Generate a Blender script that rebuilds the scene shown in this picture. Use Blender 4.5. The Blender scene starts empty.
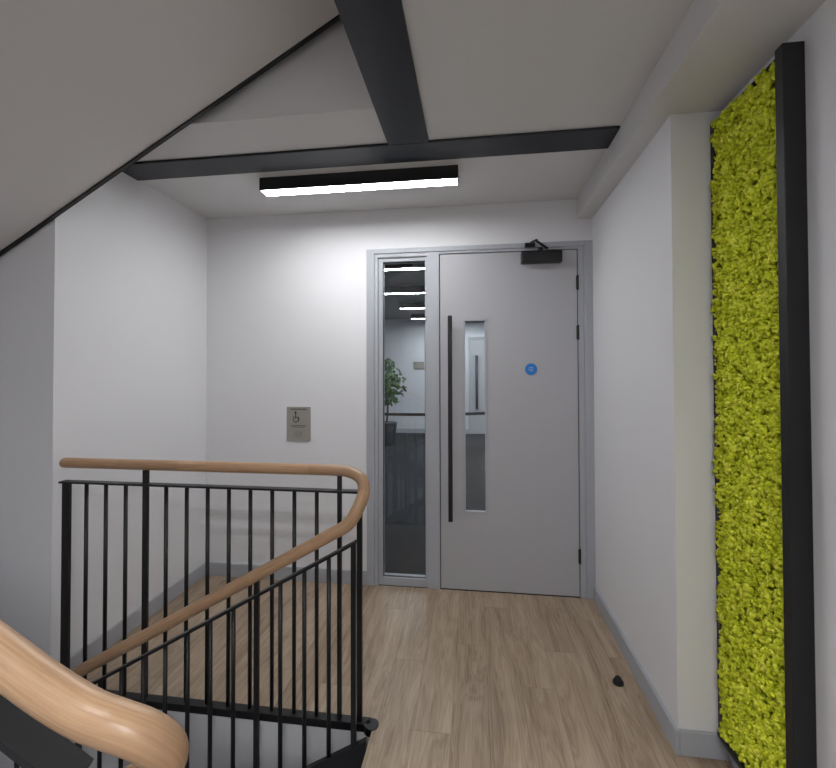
import bpy, bmesh, math, random
import numpy as np
from mathutils import Vector, Matrix
random.seed(7); np.random.seed(7)
scn=bpy.context.scene
COL=scn.collection
D=2.65

# ---------------- materials ----------------
def newmat(name):
    m=bpy.data.materials.new(name); m.use_nodes=True
    nt=m.node_tree; b=nt.nodes['Principled BSDF']
    return m,nt,b
def lin(c):
    return tuple(((v/255)/12.92 if v/255<=0.04045 else ((v/255+0.055)/1.055)**2.4) for v in c)+(1,)
def simple(name,col,rough=0.5,metal=0,bump=0,bscale=200,var=0.0,emit=None,es=0):
    m,nt,b=newmat(name)
    c=lin(col)
    b.inputs['Base Color'].default_value=c
    b.inputs['Roughness'].default_value=rough
    b.inputs['Metallic'].default_value=metal
    tc=nt.nodes.new('ShaderNodeTexCoord')
    n=nt.nodes.new('ShaderNodeTexNoise'); n.inputs['Scale'].default_value=bscale
    nt.links.new(tc.outputs['Object'],n.inputs['Vector'])
    if bump>0:
        bp=nt.nodes.new('ShaderNodeBump'); bp.inputs['Strength'].default_value=bump; bp.inputs['Distance'].default_value=0.002
        nt.links.new(n.outputs['Fac'],bp.inputs['Height']); nt.links.new(bp.outputs['Normal'],b.inputs['Normal'])
    if var>0:
        mx=nt.nodes.new('ShaderNodeMix'); mx.data_type='RGBA'
        mx.inputs[6].default_value=tuple(v*(1-var) for v in c[:3])+(1,)
        mx.inputs[7].default_value=tuple(min(1,v*(1+var)) for v in c[:3])+(1,)
        nt.links.new(n.outputs['Fac'],mx.inputs[0]); nt.links.new(mx.outputs[2],b.inputs['Base Color'])
    if emit:
        b.inputs['Emission Color'].default_value=lin(emit); b.inputs['Emission Strength'].default_value=es
    return m
M={}
M['wall']=simple('wall_paint',(228,228,231),0.75,bump=0.08,bscale=350)
M['ceil']=simple('ceiling_paint',(216,215,215),0.8,bump=0.06,bscale=300)
M['soffit']=simple('soffit_plaster',(218,215,214),0.8,bump=0.06,bscale=250)
M['trim']=simple('grey_trim_paint',(172,175,182),0.45,bump=0.03)
M['leaf']=simple('door_laminate',(178,178,183),0.42,bump=0.03,bscale=500)
M['black']=simple('black_powdercoat',(20,21,24),0.4,bump=0.05,bscale=600)
M['beam']=simple('beam_paint',(34,37,44),0.4,bump=0.05,bscale=300)
M['steel']=simple('brushed_steel',(172,168,160),0.35,metal=0.4,bump=0.05,bscale=400)
M['blue']=simple('blue_sign',(10,120,205),0.35,bump=0.01)
M['white']=simple('white_print',(235,235,235),0.5,bump=0.01)
M['dark_print']=simple('dark_print',(40,45,60),0.5,bump=0.01)
M['rubber']=simple('rubber',(18,18,19),0.6,bump=0.1)
M['diff']=simple('lamp_diffuser',(255,255,255),0.5,emit=(251,252,253),es=50)
M['diff_fill']=simple('fill_lamp_diffuser',(255,255,255),0.5,emit=(252,252,252),es=118)  # glow for the two added fill lamps out of view
M['diff3']=simple('lamp_diffuser_office',(255,255,255),0.5,emit=(245,250,255),es=52)
M['carpet']=simple('carpet',(31,33,38),0.95,bump=0.6,bscale=120,var=0.35)
M['tread']=simple('tread_carpet',(150,152,155),0.9,bump=0.5,bscale=300,var=0.2)
M['leafg']=simple('fig_leaf',(52,88,34),0.5,bump=0.1,bscale=20,var=0.4)
M['bark']=simple('fig_bark',(90,75,60),0.8,bump=0.4,bscale=60,var=0.3)
M['pot']=simple('pot_glaze',(55,57,60),0.5,bump=0.1)
M['bluegrey']=simple('office_wall_paint',(212,214,220),0.7,bump=0.05)
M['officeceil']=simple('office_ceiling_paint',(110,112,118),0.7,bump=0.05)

def woodfloor():
    m,nt,b=newmat('oak_plank_floor'); N=nt.nodes.new; L=nt.links.new
    geo=N('ShaderNodeNewGeometry'); sep=N('ShaderNodeSeparateXYZ'); L(geo.outputs['Position'],sep.inputs[0])
    def math_(op,a,bv=None,c=None):
        n=N('ShaderNodeMath'); n.operation=op
        for i,v in enumerate((a,bv,c)):
            if v is None: continue
            if isinstance(v,(int,float)): n.inputs[i].default_value=v
            else: L(v,n.inputs[i])
        return n.outputs[0]
    W=0.142; LN=1.1
    xs=math_('DIVIDE',math_('ADD',sep.outputs['X'],10.03),W)
    row=math_('FLOOR',xs); fx=math_('FRACT',xs)
    wn=N('ShaderNodeTexWhiteNoise'); wn.noise_dimensions='1D'; L(row,wn.inputs['W'])
    ys=math_('ADD',math_('DIVIDE',math_('ADD',sep.outputs['Y'],10),LN),math_('MULTIPLY',wn.outputs['Value'],5.0))
    col=math_('FLOOR',ys); fy=math_('FRACT',ys)
    cmb=N('ShaderNodeCombineXYZ'); L(row,cmb.inputs[0]); L(col,cmb.inputs[1])
    wn2=N('ShaderNodeTexWhiteNoise'); wn2.noise_dimensions='3D'; L(cmb.outputs[0],wn2.inputs['Vector'])
    g=N('ShaderNodeCombineXYZ')
    L(math_('ADD',math_('MULTIPLY',sep.outputs['X'],13),math_('MULTIPLY',wn2.outputs['Value'],40)),g.inputs[0])
    L(math_('ADD',math_('MULTIPLY',sep.outputs['Y'],1.3),math_('MULTIPLY',wn2.outputs['Value'],17)),g.inputs[1])
    n1=N('ShaderNodeTexNoise'); n1.inputs['Scale'].default_value=1.0; n1.inputs['Detail'].default_value=4; n1.inputs['Roughness'].default_value=0.5; n1.inputs['Distortion'].default_value=0.9
    L(g.outputs[0],n1.inputs['Vector'])
    rings=math_('ADD',math_('MULTIPLY',math_('SINE',math_('MULTIPLY',n1.outputs['Fac'],60)),0.5),0.5)
    g2=N('ShaderNodeCombineXYZ')
    L(math_('MULTIPLY',sep.outputs['X'],210),g2.inputs[0]); L(math_('MULTIPLY',sep.outputs['Y'],8),g2.inputs[1]); L(wn2.outputs['Value'],g2.inputs[2])
    n2=N('ShaderNodeTexNoise'); n2.inputs['Scale'].default_value=1.0; n2.inputs['Detail'].default_value=4
    L(g2.outputs[0],n2.inputs['Vector'])
    r=N('ShaderNodeValToRGB'); e=r.color_ramp.elements
    e[0].position=0.28; e[0].color=lin((120,101,83)); e[1].position=0.72; e[1].color=lin((187,168,146))
    e2=e.new(0.5); e2.color=lin((163,143,121))
    fac=math_('ADD',math_('MULTIPLY',n1.outputs['Fac'],0.50),math_('MULTIPLY',n2.outputs['Fac'],0.38))
    fac=math_('ADD',fac,math_('MULTIPLY',rings,0.10))
    fac=math_('ADD',fac,math_('MULTIPLY',math_('SUBTRACT',wn2.outputs['Value'],0.28),0.09))
    L(fac,r.inputs[0])
    ex=math_('MINIMUM',fx,math_('SUBTRACT',1,fx)); ey=math_('MINIMUM',fy,math_('SUBTRACT',1,fy))
    sx=math_('LESS_THAN',ex,0.008); sy=math_('LESS_THAN',ey,0.0012)
    seam=math_('MAXIMUM',sx,sy)
    mx=N('ShaderNodeMix'); mx.data_type='RGBA'; L(math_('MULTIPLY',seam,0.42),mx.inputs[0]); L(r.outputs[0],mx.inputs[6]); mx.inputs[7].default_value=lin((80,66,55))
    L(mx.outputs[2],b.inputs['Base Color'])
    b.inputs['Roughness'].default_value=0.42
    bp=N('ShaderNodeBump'); bp.inputs['Strength'].default_value=0.15; bp.inputs['Distance'].default_value=0.001
    L(math_('SUBTRACT',n2.outputs['Fac'],seam),bp.inputs['Height']); L(bp.outputs['Normal'],b.inputs['Normal'])
    return m
M['floor']=woodfloor()
def railwood():
    m,nt,b=newmat('oak_handrail'); N=nt.nodes.new; L=nt.links.new
    at=N('ShaderNodeAttribute'); at.attribute_name='railco'
    mp=N('ShaderNodeMapping'); mp.inputs['Scale'].default_value=(11,300,300); L(at.outputs['Vector'],mp.inputs[0])
    n=N('ShaderNodeTexNoise'); n.inputs['Scale'].default_value=1.0; n.inputs['Detail'].default_value=5; L(mp.outputs[0],n.inputs['Vector'])
    r=N('ShaderNodeValToRGB'); e=r.color_ramp.elements
    e[0].position=0.22; e[0].color=lin((166,129,98)); e[1].position=0.78; e[1].color=lin((200,165,130))
    L(n.outputs['Fac'],r.inputs[0])
    sp=N('ShaderNodeSeparateXYZ'); L(at.outputs['Vector'],sp.inputs[0])
    m1=N('ShaderNodeMath'); m1.operation='MULTIPLY'; m1.inputs[1].default_value=3.6; L(sp.outputs[0],m1.inputs[0])
    m2=N('ShaderNodeMath'); m2.operation='FLOOR'; L(m1.outputs[0],m2.inputs[0])
    wn=N('ShaderNodeTexWhiteNoise'); wn.noise_dimensions='1D'; L(m2.outputs[0],wn.inputs['W'])
    mr=N('ShaderNodeMapRange'); mr.inputs[3].default_value=0.88; mr.inputs[4].default_value=1.04; L(wn.outputs['Value'],mr.inputs[0])
    vm=N('ShaderNodeVectorMath'); vm.operation='SCALE'; L(r.outputs[0],vm.inputs[0]); L(mr.outputs[0],vm.inputs['Scale'])
    L(vm.outputs[0],b.inputs['Base Color']); b.inputs['Roughness'].default_value=0.34
    return m
M['rail']=railwood()
def mossmat():
    m,nt,b=newmat('reindeer_moss'); N=nt.nodes.new; L=nt.links.new
    g=N('ShaderNodeNewGeometry')
    n=N('ShaderNodeTexNoise'); n.inputs['Scale'].default_value=24; n.inputs['Detail'].default_value=4; L(g.outputs['Position'],n.inputs['Vector'])
    a=N('ShaderNodeMath'); a.operation='MULTIPLY_ADD'; L(g.outputs['Random Per Island'],a.inputs[0]); a.inputs[1].default_value=0.3; 
    s=N('ShaderNodeMath'); s.operation='MULTIPLY'; L(n.outputs['Fac'],s.inputs[0]); s.inputs[1].default_value=0.7; L(s.outputs[0],a.inputs[2])
    r=N('ShaderNodeValToRGB'); e=r.color_ramp.elements
    e[0].position=0.3; e[0].color=lin((178,188,22)); e[1].position=0.7; e[1].color=lin((242,244,92))
    e2=e.new(0.5); e2.color=lin((220,227,44))
    L(a.outputs[0],r.inputs[0]); L(r.outputs[0],b.inputs['Base Color']); b.inputs['Roughness'].default_value=0.9
    n3=N('ShaderNodeTexNoise'); n3.inputs['Scale'].default_value=420; n3.inputs['Detail'].default_value=3; L(g.outputs['Position'],n3.inputs['Vector'])
    bp=N('ShaderNodeBump'); bp.inputs['Strength'].default_value=0.7; bp.inputs['Distance'].default_value=0.003
    L(n3.outputs['Fac'],bp.inputs['Height']); L(bp.outputs['Normal'],b.inputs['Normal'])
    return m
M['moss']=mossmat()
def glassmat():
    m=bpy.data.materials.new('clear_glass'); m.use_nodes=True; nt=m.node_tree; nt.nodes.clear()
    N=nt.nodes.new; L=nt.links.new
    o=N('ShaderNodeOutputMaterial'); mix=N('ShaderNodeMixShader'); t=N('ShaderNodeBsdfTransparent'); t.inputs[0].default_value=(0.93,0.95,0.95,1)
    g=N('ShaderNodeBsdfGlossy'); g.inputs['Roughness'].default_value=0.0
    f=N('ShaderNodeFresnel'); f.inputs['IOR'].default_value=1.45
    L(f.outputs[0],mix.inputs[0]); L(t.outputs[0],mix.inputs[1]); L(g.outputs[0],mix.inputs[2]); L(mix.outputs[0],o.inputs[0])
    return m
M['glass']=glassmat()

# ---------------- helpers ----------------
def link(ob,parent=None):
    COL.objects.link(ob)
    if parent:
        ob.parent=parent; ob.matrix_parent_inverse=parent.matrix_world.inverted()
    return ob
def empty(name,loc=(0,0,0)):
    e=bpy.data.objects.new(name,None); e.empty_display_size=0.1; e.location=loc; COL.objects.link(e)
    bpy.context.view_layer.update()
    return e
def from_bm(name,bm,mat,parent=None,smooth=False):
    bmesh.ops.recalc_face_normals(bm,faces=bm.faces[:])
    vs=[v.co for v in bm.verts]
    c=Vector([(min(v[i] for v in vs)+max(v[i] for v in vs))/2 for i in range(3)])
    for v in bm.verts: v.co-=c
    me=bpy.data.meshes.new(name); bm.to_mesh(me); bm.free()
    me.materials.append(M[mat] if isinstance(mat,str) else mat)
    if smooth:
        for p in me.polygons: p.use_smooth=True
    ob=bpy.data.objects.new(name,me); ob.location=c
    return link(ob,parent)
def addbox(bm,x0,x1,y0,y1,z0,z1):
    r=bmesh.ops.create_cube(bm,size=1.0)
    for v in r['verts']:
        v.co=Vector(((x0+x1)/2+v.co.x*(x1-x0),(y0+y1)/2+v.co.y*(y1-y0),(z0+z1)/2+v.co.z*(z1-z0)))
    return r['verts']
def boxes(name,lst,mat,parent=None,bevel=0):
    bm=bmesh.new()
    for b in lst: addbox(bm,*b)
    if bevel: bmesh.ops.bevel(bm,geom=bm.edges[:],offset=bevel,segments=2,affect='EDGES',profile=0.5)
    return from_bm(name,bm,mat,parent)
def box(name,x0,x1,y0,y1,z0,z1,mat,parent=None,bevel=0):
    return boxes(name,[(x0,x1,y0,y1,z0,z1)],mat,parent,bevel)
def cyl(name,p0,p1,r,mat,parent=None,seg=24,r2=None,bevel=0):
    p0=Vector(p0); p1=Vector(p1); d=p1-p0
    bm=bmesh.new()
    bmesh.ops.create_cone(bm,cap_ends=True,segments=seg,radius1=r,radius2=r if r2 is None else r2,depth=d.length)
    rot=d.to_track_quat('Z','Y').to_matrix().to_4x4()
    bmesh.ops.transform(bm,matrix=Matrix.Translation((p0+p1)/2)@rot,verts=bm.verts[:])
    if bevel:
        es=[e for e in bm.edges if len(e.link_faces)==2 and any(len(f.verts)>4 for f in e.link_faces)]
        bmesh.ops.bevel(bm,geom=es,offset=bevel,segments=3,affect='EDGES',profile=0.5)
    ob=from_bm(name,bm,mat,parent)
    for p in ob.data.polygons: p.use_smooth=len(p.vertices)<=4
    return ob
def catmull(pts,n=10):
    P=[Vector(p) for p in pts]; P=[P[0]*2-P[1]]+P+[P[-1]*2-P[-2]]
    out=[]
    for i in range(1,len(P)-2):
        for k in range(n):
            t=k/n; a,b,c,d=P[i-1],P[i],P[i+1],P[i+2]
            out.append(0.5*((2*b)+(-a+c)*t+(2*a-5*b+4*c-d)*t*t+(-a+3*b-3*c+d)*t**3))
    out.append(P[-2]); return out
def sweep(name,path,rw,rh,mat,parent=None,seg=20,round_ends=True,square=False):
    path=[Vector(p) for p in path]
    bm=bmesh.new(); rings=[]; rc=[]
    n=len(path)
    sc=[1.0]*n
    pts=list(path)
    if round_ends:
        a=(path[0]-path[1]).normalized(); b=(path[-1]-path[-2]).normalized(); R=min(rw,rh)*0.8
        pre=[(path[0]+a*R*math.sin(t),max(0.02,math.cos(t))) for t in (1.5,1.1,0.75,0.4)]
        post=[(path[-1]+b*R*math.sin(t),max(0.02,math.cos(t))) for t in (0.4,0.75,1.1,1.5)]
        pts=[p for p,_ in pre]+pts+[p for p,_ in post]; sc=[s for _,s in pre]+sc+[s for _,s in post]
    n=len(pts)
    prev_side=None; al=0
    for i,p in enumerate(pts):
        if i: al+=(p-pts[i-1]).length
        t=(pts[min(i+1,n-1)]-pts[max(i-1,0)]).normalized()
        side=t.cross(Vector((0,0,1)))
        if prev_side is None:
            side=side.normalized()
        else:
            side=(prev_side-t*prev_side.dot(t)).normalized()
        up=side.cross(t).normalized(); prev_side=side
        ring=[]
        if square:
            cs=[(-1,-1),(1,-1),(1,1),(-1,1)]
        else:
            cs=[(math.cos(2*math.pi*k/seg),math.sin(2*math.pi*k/seg)) for k in range(seg)]
        for cx,cz in cs:
            ring.append(bm.verts.new(p+side*rw*cx*sc[i]+up*rh*cz*sc[i])); rc+= [al,rw*cx,rh*cz]
        rings.append(ring)
    s=len(rings[0])
    for i in range(n-1):
        for k in range(s):
            bm.faces.new((rings[i][k],rings[i][(k+1)%s],rings[i+1][(k+1)%s],rings[i+1][k]))
    bm.faces.new(rings[0]); bm.faces.new(rings[-1])
    ob=from_bm(name,bm,mat,parent,smooth=not square)
    at=ob.data.attributes.new('railco','FLOAT_VECTOR','POINT'); at.data.foreach_set('vector',rc)
    return ob
def prism(name,poly,y0,y1,mat,parent=None):
    bm=bmesh.new()
    a=[bm.verts.new((x,y0,z)) for x,z in poly]; b=[bm.verts.new((x,y1,z)) for x,z in poly]
    bm.faces.new(a); bm.faces.new(b)
    n=len(poly)
    for i in range(n): bm.faces.new((a[i],a[(i+1)%n],b[(i+1)%n],b[i]))
    return from_bm(name,bm,mat,parent)

# ---------------- room shell ----------------
CZ=2.385; XL=-1.785; XR=0.705; XE=-0.385; XW=-3.3; ZB=2.262; YS=1.62; XP=0.876
boxes('floor',[(XL,XR,1.6,D,-0.02,0),(XE,XP,-2.5,1.6,-0.02,0),(XR,XP,1.6,YS,-.02,0)],'floor')
boxes('wall_back',[(XL-.15,-0.678,D,D+.12,0,2.9),(-0.678,XR,D,D+.12,2.13,2.9)],'wall')
box('wall_left',XL-.15,XL,1.75,D,0,2.9,'wall')
box('wall_stair_back',XW,XL,1.6,1.75,-.02,5,'wall')
box('wall_stairwell',XW,XE,1.6,1.75,-3,-.03,'wall')
box('wall_landing_side',XE,XE+.15,-2.5,1.6,-3,-.03,'wall')
box('wall_stair_end',XW-.15,XW,-2.5,1.75,-3,5,'wall')
box('wall_rear',XW-.15,1.0,-2.65,-2.5,-3,5,'wall')
boxes('wall_right',[(XR,1.0,YS,D+.12,0,2.3),(XP,1.0,-2.5,YS,0,2.3)],'wall')
boxes('ceiling',[(XL,1.0,1.63,D,CZ,2.9),(XE,1.0,-2.5,1.63,CZ,2.9)],'ceil')
boxes('ceiling_bulkhead',[(0.62,1.0,-2.5,D,ZB,CZ)],'ceil')
box('wall_upper_back',XL,XE,1.63,1.75,2.9,5,'wall')
box('wall_upper_side',XE,XE+.12,-2.5,1.75,2.9,5,'wall')
box('ceiling_upper',XW-.15,0,-2.65,1.75,5,5.1,'ceil')
box('floor_lower',XW-.15,0,-2.65,1.75,-3.1,-3,'carpet')
bmst=empty('ceiling_steel_beam',(0,1.9,CZ))
box('cross_beam',XL,0.62,1.885,2.05,CZ-.012,CZ,'beam',bmst,0.002)
box('long_beam',-0.383,-0.197,-2.5,1.885,CZ-.012,CZ,'beam',bmst,0.002)
box('baseboard_back',XL,-0.678,D-.014,D,0,0.085,'trim',None,0.003)
box('baseboard_left',XL,XL+.014,1.62,D-.014,0,0.085,'trim',None,0.003)
boxes('baseboard_right',[(XR-.014,XR,YS-.014,D-.03,0,0.085),(XR,XP-.014,YS-.014,YS,0,0.085),(XP-.014,XP,-2.5,YS,0,0.085)],'trim',None,0.003)

# ---------------- door and sidelight ----------------
FY=D-.012
fr=empty('door_frame',(0,D,0))
ZT=2.085
boxes('architrave',[(-0.678,-0.628,FY,FY+.05,0,2.13),(-0.628,0.655,FY,FY+.05,2.10,2.13),(0.655,XR,FY,FY+.05,0,2.13)],'trim',fr,0.003)
boxes('jamb',[(-0.628,-0.605,FY+.008,D+.11,0,2.10),(-0.292,-0.214,FY+.006,D+.11,0,2.10),(0.622,0.655,FY+.008,D+.11,0,2.10),
   (-0.605,-0.292,FY+.008,D+.11,2.075,2.10),(-0.214,0.622,FY+.008,D+.11,ZT,2.10)],'trim',fr,0.002)
win=empty('window_1',(-0.45,D,1))
boxes('casing',[(-0.605,-0.577,FY+.02,FY+.08,0.0,2.075),(-0.305,-0.2925,FY+.02,FY+.08,0.0,2.075),
  (-0.577,-0.305,FY+.02,FY+.08,2.05,2.075),(-0.577,-0.305,FY+.02,FY+.08,0.0,0.05)],'trim',win,0.002)
box('glazing',-0.577,-0.305,FY+.045,FY+.051,0.05,2.05,'glass',win)
boxes('gasket',[(-0.577,-0.574,FY+.03,FY+.045,0.05,2.05),(-0.308,-0.305,FY+.03,FY+.045,0.05,2.05),(-0.574,-0.308,FY+.03,FY+.045,0.05,0.053),(-0.574,-0.308,FY+.03,FY+.045,2.047,2.05)],'black',win)
door=empty('door_1',(0.2,D,0))
LX0,LX1=-0.209,0.617; ly0,ly1=FY+.014,FY+.058
vx0,vx1,vz0,vz1=-0.062,0.074,0.480,1.668
boxes('leaf',[(LX0,vx0,ly0,ly1,0.006,ZT-.005),(vx1,LX1,ly0,ly1,0.006,ZT-.005),(vx0,vx1,ly0,ly1,0.006,vz0),(vx0,vx1,ly0,ly1,vz1,ZT-.005)],'leaf',door)
g=0.012
boxes('vision_panel_bead',[(vx0-.006,vx0+g-.004,ly0-.005,ly0+.02,vz0-.006,vz1+.006),(vx1-g+.004,vx1+.006,ly0-.005,ly0+.02,vz0-.006,vz1+.006),
  (vx0+g-.004,vx1-g+.004,ly0-.005,ly0+.02,vz0-.006,vz0+g-.004),(vx0+g-.004,vx1-g+.004,ly0-.005,ly0+.02,vz1-g+.004,vz1+.006)],'trim',door,0.0015)
box('vision_panel_glass',vx0,vx1,ly0+.021,ly0+.027,vz0,vz1,'glass',door)
boxes('seal',[(LX1,LX1+.005,ly0+.01,ly1,0.0,ZT),(LX0-.005,LX0,ly0+.01,ly1,0.0,ZT),(LX0,LX1,ly0+.01,ly1,ZT-.005,ZT)],'rubber',door)
box('pull_bar',-0.158,-0.132,ly0-.062,ly0-.042,0.435,1.69,'black',door,0.004)
for i,z in enumerate((0.56,1.56)):
    cyl('pull_standoff_%d'%(i+1),(-0.145,ly0-.045,z),(-0.145,ly0,z),0.009,'black',door,16)
for i,z in enumerate((0.245,1.58,1.88)):
    cyl('hinge_%d'%(i+1),(LX1+.003,ly0-.005,z-.045),(LX1+.003,ly0-.005,z+.045),0.0065,'black',door,14,bevel=0.002)
    box('hinge_leaf_%d'%(i+1),LX1-.006,LX1+.008,ly0-.002,ly0,z-.04,z+.04,'black',door,0.0008)
dc=empty('door_closer',(0.41,ly0,2.04))
box('body',0.285,0.525,ly0-.05,ly0,2.0,2.068,'black',dc,0.006)
cyl('spindle',(0.40,ly0-.028,2.068),(0.40,ly0-.028,2.092),0.014,'black',dc,16)
sweep('arm_main',[(0.44,ly0-.028,2.088),(0.40,ly0-.07,2.10),(0.365,ly0-.12,2.105)],0.010,0.005,'black',dc,12)
sweep('arm_fore',[(0.365,ly0-.12,2.113),(0.345,ly0-.07,2.115),(0.33,ly0-.02,2.115)],0.009,0.005,'black',dc,12)
box('bracket',0.31,0.37,FY-.014,FY,2.100,2.127,'black',dc,0.003)
sg=empty('fire_door_sign',(0.344,ly0,1.36))
cyl('disc',(0.344,ly0-.0015,1.36),(0.344,ly0,1.36),0.036,'blue',sg,40)
boxes('lettering',[(0.344-w,0.344+w,ly0-.0022,ly0-.0014,z,z+.0015) for w,z in ((.012,1.370),(.016,1.360),(.012,1.350))],'white',sg)
ds=empty('door_stop',(0.608,1.944,0))
cyl('base',(0.608,1.944,0),(0.608,1.944,0.012),0.022,'rubber',ds,24,bevel=0.003)
cyl('dome',(0.608,1.944,0.012),(0.608,1.944,0.03),0.018,'rubber',ds,24,r2=0.010,bevel=0.004)

pl=empty('refuge_intercom_panel',(-1.13,D,1.01))
px0,px1,pz0,pz1=-1.215,-1.052,0.900,1.122
box('plate',px0,px1,D-.006,D,pz0,pz1,'steel',pl,0.002)
yy=D-.0075
bm=bmesh.new()
def ringpart(bm,cx,cz,r,w,a0,a1,n=24):
    vs=[]
    for k in range(n+1):
        a=a0+(a1-a0)*k/n
        vs.append((bm.verts.new((cx+(r-w)*math.cos(a),yy,cz+(r-w)*math.sin(a))),bm.verts.new((cx+r*math.cos(a),yy,cz+r*math.sin(a)))))
    for k in range(n): bm.faces.new((vs[k][0],vs[k][1],vs[k+1][1],vs[k+1][0]))
ringpart(bm,-1.150,1.042,0.022,0.005,math.radians(120),math.radians(400))
ringpart(bm,-1.153,1.085,0.007,0.0069,0,math.radians(360))
for (x0,x1,z0,z1) in ((-1.155,-1.149,1.044,1.078),(-1.153,-1.133,1.052,1.057),(-1.137,-1.132,1.030,1.057)):
    addbox(bm,x0,x1,yy,yy+.001,z0,z1)
from_bm('wheelchair_symbol',bm,'dark_print',pl)
boxes('text',[(-1.19,-1.08,yy,yy+.001,1.104,1.109),(-1.185,-1.085,yy,yy+.001,0.998,1.001),(-1.18,-1.09,yy,yy+.001,0.989,0.992)],'dark_print',pl)
cyl('call_button',(-1.100,yy-.003,1.045),(-1.100,yy,1.045),0.011,'steel',pl,24,bevel=0.001)
bmx=bmesh.new()
for i in range(6):
    for j in range(4):
        addbox(bmx,-1.158+i*.009,-1.155+i*.009,yy,yy+.001,0.93+j*.009,0.933+j*.009)
from_bm('speaker_grille',bmx,'dark_print',pl)

# ---------------- luminaires ----------------
def luminaire(name,x0,x1,y0,y1,zt,h,diff):
    e=empty(name,((x0+x1)/2,(y0+y1)/2,zt))
    boxes('housing',[(x0,x1,y0,y0+.006,zt-h,zt),(x0,x1,y1-.006,y1,zt-h,zt),(x0,x0+.006,y0+.006,y1-.006,zt-h,zt),(x1-.006,x1,y0+.006,y1-.006,zt-h,zt),(x0+.006,x1-.006,y0+.006,y1-.006,zt-.01,zt)],'black',e)
    box('diffuser',x0+.006,x1-.006,y0+.006,y1-.006,zt-h+.001,zt-h+.006,diff,e)
    return e
luminaire('rear_fill_light',-1.135,-0.075,2.130,2.215,CZ,.067,'diff')
luminaire('rear_fill_light',-0.15,0.5,-1.0,-0.85,CZ,.07,'diff_fill')  # added fill lamp behind the camera, brightens right wall and moss
luminaire('rear_fill_light',-2.6,-1.2,-0.6,-0.45,5.0,.07,'diff_fill')  # unseen lamp added above the stairwell to lift its dimness

# ---------------- stairs ----------------
G=0.2965; R=0.169; n=8
X0=XE
xe=X0-G*n
st=empty('staircase',(X0,1,-1))
poly=[(X0-.001,-.03),(X0-.001,-R)]
for k in range(1,n+1):
    poly.append((X0-G*k,-R*k)); poly.append((X0-G*k,-R*(k+1)))
poly+= [(XW+.001,-R*9),(XW+.001,-R*9-.2),(xe-.05,-R*9-.2),(X0-.001,-.36)]
prism('down_flight',poly,0.52,1.49,'tread',st)
su=empty('staircase',(X0,0,0))
poly=[(X0-.001,0.0),(X0-.001,R)]
for k in range(1,n+1):
    poly.append((X0-G*k,R*k)); poly.append((X0-G*k,R*(k+1)))
poly+=[(XW+.001,R*9),(XW+.001,R*9-.2),(xe,R*9-.2),(X0-.35,0.0)]
prism('up_flight',poly,-0.6,0.41,'tread',su)
box('half_landing',XW+.001,xe-.001,0.42,1.599,R*9-.2,R*9,'tread',su)
so=empty('staircase',(X0,1,2))
sof=lambda x: 3.022+.57*x
poly=[(xe,R*9),]
for k in range(0,n+1):
    poly.append((xe+G*k,R*9+R*(k+1)))
    if k<n: poly.append((xe+G*(k+1),R*9+R*(k+1)))
poly+=[(X0,sof(X0)),(xe,sof(xe)-.0)]
poly=[(min(x,X0-.001),z) for x,z in poly]
prism('overhead_flight',poly,0.5,1.575,'soffit',so)
def string(name,x0,z0,x1,z1,h,y0,y1,par):
    prism(name,[(x0,z0),(x1,z1),(x1,z1+h),(x0,z0+h)],y0,y1,'black',par)
string('overhead_string_outer',xe,sof(xe)-.008,X0-.002,sof(X0)-.008,0.40,1.576,1.592,so)
string('overhead_string_inner',xe,sof(xe)-.008,X0-.002,sof(X0)-.008,0.40,0.484,0.499,so)
ln=lambda x: .57*(x-X0)
string('down_string_outer',xe,ln(xe)-.28,X0-.002,ln(X0)-.28,0.31,1.491,1.511,st)
string('down_string_inner',xe,ln(xe)-.28,X0-.002,ln(X0)-.28,0.31,0.50,0.519,st)
string('up_string',xe,-ln(xe)-.05,X0-.002,0.0,0.14,0.411,0.431,su)

# ---------------- railings ----------------
rl=empty('stair_railing',(-1,1.6,0.97))
gr=rl
GY=1.612
yd=1.50
ZR=0.957
zrail=lambda x: .80+.568*(x+.428)
path=[(XL+.05,GY,ZR),(-1.4,GY,ZR),(-1.0,GY,ZR),(-0.7,GY,ZR),(-0.55,GY,ZR),(-0.485,GY-.004,ZR-.004),(-0.430,GY-.028,.935),(-0.411,1.56,.895),(-0.420,1.522,.848),(-0.455,1.503,zrail(-.455)+.004),(-0.53,yd,zrail(-.53)),(-0.8,yd,zrail(-.8)),(-1.2,yd,zrail(-1.2)),(-1.8,yd,zrail(-1.8)),(-2.7,yd,zrail(-2.7))]
sweep('guard_and_down_rail',catmull(path,8),0.024,0.0215,'rail',rl)
up=lambda x: .945+.555*(-.451-x)
YN=0.436
path=[(-2.6,YN,up(-2.6)),(-1.8,YN,up(-1.8)),(-1.1,YN,up(-1.1)),(-.75,YN,up(-.75)),(-.55,YN,up(-.55)),(-.49,YN,up(-.49)+.001),(-.44,YN,.946),(-.402,YN+.001,.936),(-.374,YN+.008,.922),(-.360,YN+.024,.894),(-.372,YN+.040,.860),(-.41,YN+.054,.825),(-.55,YN+.066,.73),(-.9,YN+.072,.525),(-1.8,YN+.072,.01),(-2.6,YN+.072,-.446)]
sweep('inner_wreath_rail',catmull(path,10),0.024,0.0225,'rail',rl,28)

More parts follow.
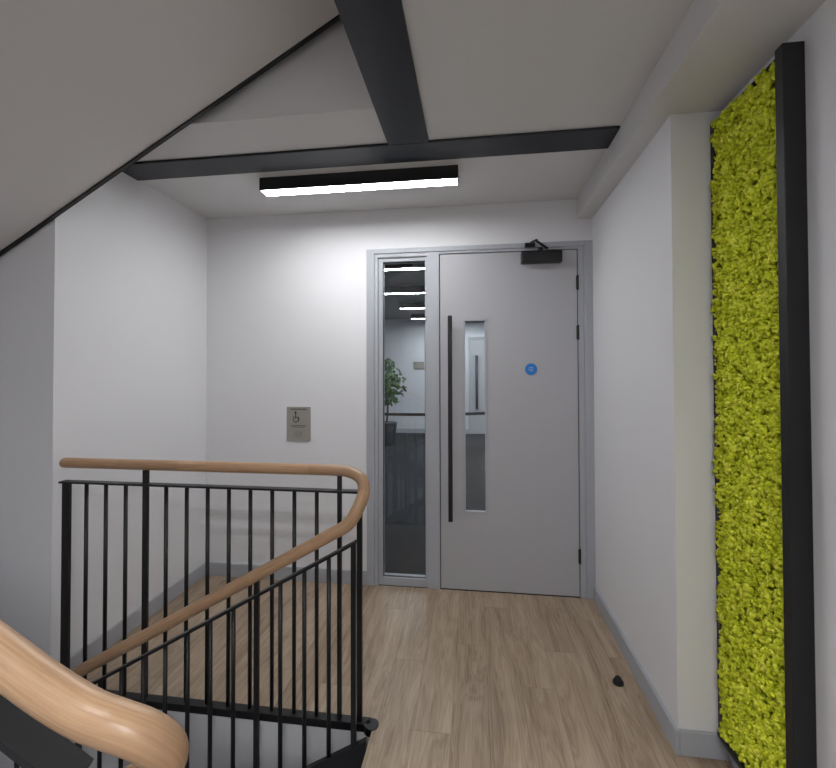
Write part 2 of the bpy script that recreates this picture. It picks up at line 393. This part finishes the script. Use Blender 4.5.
box('guard_top_bar',XL+.035,-.43,GY-.018,GY+.018,0.872,0.880,'black',gr,0.001)
bm=bmesh.new()
addbox(bm,XL+.02,-.40,1.590,1.626,-.024,.005)
from_bm('guard_base_plate',bm,'black',gr)
cyl('base_plate_nose',(-.392,1.597,-.024),(-.392,1.597,.005),0.028,'black',gr,28,bevel=0.002)
step=0.0925
for i in range(0,16):
    x=XL+.060+step*i
    if x>-.45: break
    if i in (0,):
        box('guard_post_%d'%i,x-.018,x+.014,GY-.008,GY+.008,0.0,0.880,'black',gr,0.001)
    elif i in (4,13):
        box('guard_post_%d'%i,x-(.011 if i==4 else .008),x+(.011 if i==4 else .008),GY-.007,GY+.007,0.0,0.945,'black',gr,0.001)
    else:
        cyl('guard_baluster_%d'%i,(x,GY,0.0),(x,GY,0.878),0.0078,'black',gr,12)
box('guard_end_post',-.452,-.432,GY-.007,GY+.007,0.0,0.880,'black',gr,0.001)
z1=lambda x: zrail(x)-.075
def bar(name,xa,xb,y,zf,hw,hh):
    sweep(name,[(xa,y,zf(xa)),(xb,y,zf(xb))],hw,hh,'black',gr,round_ends=False,square=True)
bar('down_under_bar',-.425,-2.7,yd,z1,0.014,0.005)
x=-.434; i=0
while x>-2.6:
    zb=ln(x)+.03
    if i in (0,4,12,18):
        box('down_post_%d'%i,x-.009,x+.009,yd-.007,yd+.007,zb-.05,(zrail(x)-.015 if i else z1(x)),'black',gr,0.001)
    else:
        cyl('down_baluster_%d'%i,(x,yd,zb-.01),(x,yd,z1(x)),0.0078,'black',gr,12)
    x-=step; i+=1
z2=lambda x: up(x)-.072
bar('up_under_bar',-.45,-2.5,YN,z2,0.019,0.005)
x=-.48; i=0
while x>-2.5:
    zb=-ln(x)+.08
    cyl('up_baluster_%d'%i,(x,YN-.012,zb),(x,YN-.012,z2(x)),0.0075,'black',gr,12)
    x-=step; i+=1
z3=lambda x: .73+.57*(x+.55)-.075
bar('inner_under_bar',-.45,-2.5,YN+.074,z3,0.016,0.005)
x=-.47; i=0
while x>-2.5:
    zb=ln(x)+.0
    cyl('inner_baluster_%d'%i,(x,YN+.074,zb),(x,YN+.074,z3(x)),0.0075,'black',gr,12)
    x-=step; i+=1

# ---------------- moss wall ----------------
mw=empty('moss_wall_panel',(0.85,1.43,1.2))
ZM=2.214
my0,my1,mz0,mz1=1.270,1.598,0.10,ZM-.006
FXf=0.821
boxes('panel_frame',[(FXf,XP-.001,1.240,my0,0.09,ZM),(FXf+.014,XP-.001,my1,YS-.001,0.09,ZM),(FXf,XP-.001,my0,my1,0.09,0.104),(FXf+.02,XP-.001,my0,my1,ZM-.006,ZM)],'black',mw,0.001)
box('panel_backing',0.860,0.873,my0,my1,0.104,ZM-.006,'moss',mw)
bm=bmesh.new(); bmesh.ops.create_icosphere(bm,subdivisions=1,radius=1.0)
bv=np.array([v.co[:] for v in bm.verts]); bf=np.array([[v.index for v in f.verts] for f in bm.faces]); bm.free()
V=[];F=[];off=0
SP=0.027
rows=int((mz1-mz0)/(SP*.9)); cols=int((my1-my0)/SP)
for a in range(rows+1):
    for c in range(cols+1):
        cy0=my0+.008+(c+0.5*(a%2))*SP+random.uniform(-.010,.010)
        cz0=mz0+.010+a*SP*.9+random.uniform(-.010,.010)
        cr=random.uniform(0.012,0.023); cx0=0.852-random.random()*0.010
        for k in range(24):
            d=np.random.normal(size=3); d/=np.linalg.norm(d); d[0]=-abs(d[0])
            rr=random.uniform(0.0038,0.0078)
            p=np.array([cx0,cy0,cz0])+d*cr*np.array([0.95,1,1])
            if p[1]<my0+.001 or p[1]>my1+.003 or p[2]>mz1-.002 or p[2]<mz0+.004: continue
            disp=1+np.random.uniform(-.38,.38,(len(bv),1))
            v=bv*disp*rr+p
            v[:,1]=np.clip(v[:,1],my0+.0005,my1+.004)
            V.append(v);F.append(bf+off);off+=len(bv)
V=np.vstack(V);F=np.vstack(F)
c0=V.mean(0)
me=bpy.data.meshes.new('moss'); me.vertices.add(len(V)); me.vertices.foreach_set('co',(V-c0).ravel())
me.loops.add(len(F)*3); me.loops.foreach_set('vertex_index',F.ravel().astype(np.int32))
me.polygons.add(len(F)); me.polygons.foreach_set('loop_start',np.arange(0,len(F)*3,3,dtype=np.int32))
me.polygons.foreach_set('use_smooth',np.ones(len(F),dtype=bool))
me.update(calc_edges=True); me.materials.append(M['moss'])
ob=bpy.data.objects.new('moss',me); ob.location=c0; link(ob,mw)

# ---------------- office beyond ----------------
OY=9.6
box('floor_office',-4,4,D,OY+.1,-.02,0.0,'carpet')
boxes('wall_office_far',[(-4,4,OY,OY+.1,0,2.75)],'bluegrey')
box('wall_office_left',-4.1,-4,D+.12,OY,0,2.75,'bluegrey')
box('wall_office_right',4,4.1,D+.12,OY,0,2.75,'bluegrey')
box('wall_office_near',XR+.3,4,D+.12,D+.2,0,2.75,'bluegrey')
box('wall_office_near_left',-4,XL-.15,D+.12,D+.2,0,2.75,'bluegrey')
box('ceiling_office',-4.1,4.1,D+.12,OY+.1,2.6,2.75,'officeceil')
for y in (4.6,6.0,7.4,8.8):
    luminaire('rear_fill_light',-1.3,0.4,y,y+.09,2.6,.10,'diff3')
    luminaire('rear_fill_light',1.2,3.0,y,y+.09,2.6,.10,'diff3')
box('baseboard_office',-4,4,OY-.015,OY,0,0.1,'trim')
box('wall_sign',-1.36,-1.12,OY-.02,OY,1.45,1.62,'steel',None,0.003)
d2=empty('door_2',(0.35,OY,0))
box('leaf',-0.05,0.9,OY-.03,OY,0.01,2.1,'leaf',d2,0.003)
boxes('frame',[(-0.12,-0.055,OY-.05,OY,0,2.17),(0.905,0.97,OY-.05,OY,0,2.17),(-0.055,0.905,OY-.05,OY,2.105,2.17)],'trim',d2,0.003)
cyl('pull',(0.06,OY-.08,0.55),(0.06,OY-.08,1.75),0.03,'dark_print',d2,14)
for i,z in enumerate((0.7,1.6)):
    cyl('standoff_%d'%i,(0.06,OY-.08,z),(0.06,OY-.03,z),0.012,'steel',d2,12)
# queue barrier in the office
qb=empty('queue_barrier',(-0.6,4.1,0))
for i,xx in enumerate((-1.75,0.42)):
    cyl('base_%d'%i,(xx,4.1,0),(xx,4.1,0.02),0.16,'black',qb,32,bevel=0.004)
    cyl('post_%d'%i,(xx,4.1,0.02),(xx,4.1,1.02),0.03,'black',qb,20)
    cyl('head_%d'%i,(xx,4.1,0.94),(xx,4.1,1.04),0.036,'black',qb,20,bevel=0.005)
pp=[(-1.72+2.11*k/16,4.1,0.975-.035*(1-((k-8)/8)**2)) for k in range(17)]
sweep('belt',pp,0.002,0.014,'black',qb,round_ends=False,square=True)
PX,PY=-1.66,8.0
pt=empty('potted_fig_tree',(PX,PY,0))
cyl('pot',(PX,PY,0),(PX,PY,0.42),0.15,'pot',pt,28,r2=0.2,bevel=0.01)
sweep('trunk',catmull([(PX,PY,0.40),(PX+.02,PY,0.7),(PX-.01,PY+.02,1.0),(PX+.02,PY,1.4)],5),0.018,0.018,'bark',pt,10)
bm=bmesh.new()
for i in range(420):
    a=random.uniform(0,6.28); h=random.random(); rr=random.uniform(0.05,0.34)*math.sin(math.pi*(0.15+0.8*h))
    c=Vector((PX+rr*math.cos(a),PY+rr*math.sin(a),0.80+0.82*h))
    L_=random.uniform(.07,.12); w=L_*.42
    rot=Matrix.Rotation(a,4,'Z')@Matrix.Rotation(random.uniform(-.2,1.2),4,'Y')@Matrix.Rotation(random.uniform(-.6,.6),4,'X')
    pts=[(0,0,0),(L_*.35,w,0.01),(L_*.75,w*.7,0),(L_,0,-.015),(L_*.75,-w*.7,0),(L_*.35,-w,.01)]
    bm.faces.new([bm.verts.new(c+(rot@Vector(p))) for p in pts])
from_bm('foliage',bm,'leafg',pt)

# ---------------- world & camera ----------------
w=bpy.data.worlds.new('World'); scn.world=w; w.use_nodes=True
w.node_tree.nodes['Background'].inputs[0].default_value=(0.5,0.55,0.6,1); w.node_tree.nodes['Background'].inputs[1].default_value=0.1
cam=bpy.data.cameras.new('Camera'); co=bpy.data.objects.new('Camera',cam); COL.objects.link(co)
cam.sensor_fit='HORIZONTAL'; cam.sensor_width=36; cam.lens=36*425/836
cam.clip_start=0.02
co.location=(0,0,1.33)
yaw=math.atan(56/425); pitch=math.radians(0.9)
q=Matrix.Rotation(yaw,4,'Z')@Matrix.Rotation(math.radians(90)+pitch,4,'X')@Matrix.Rotation(math.radians(-0.15),4,'Z')
co.rotation_euler=q.to_euler()
cam.shift_y=-(9.5+425*math.tan(pitch))/836
scn.camera=co
scn.view_settings.view_transform='Standard'
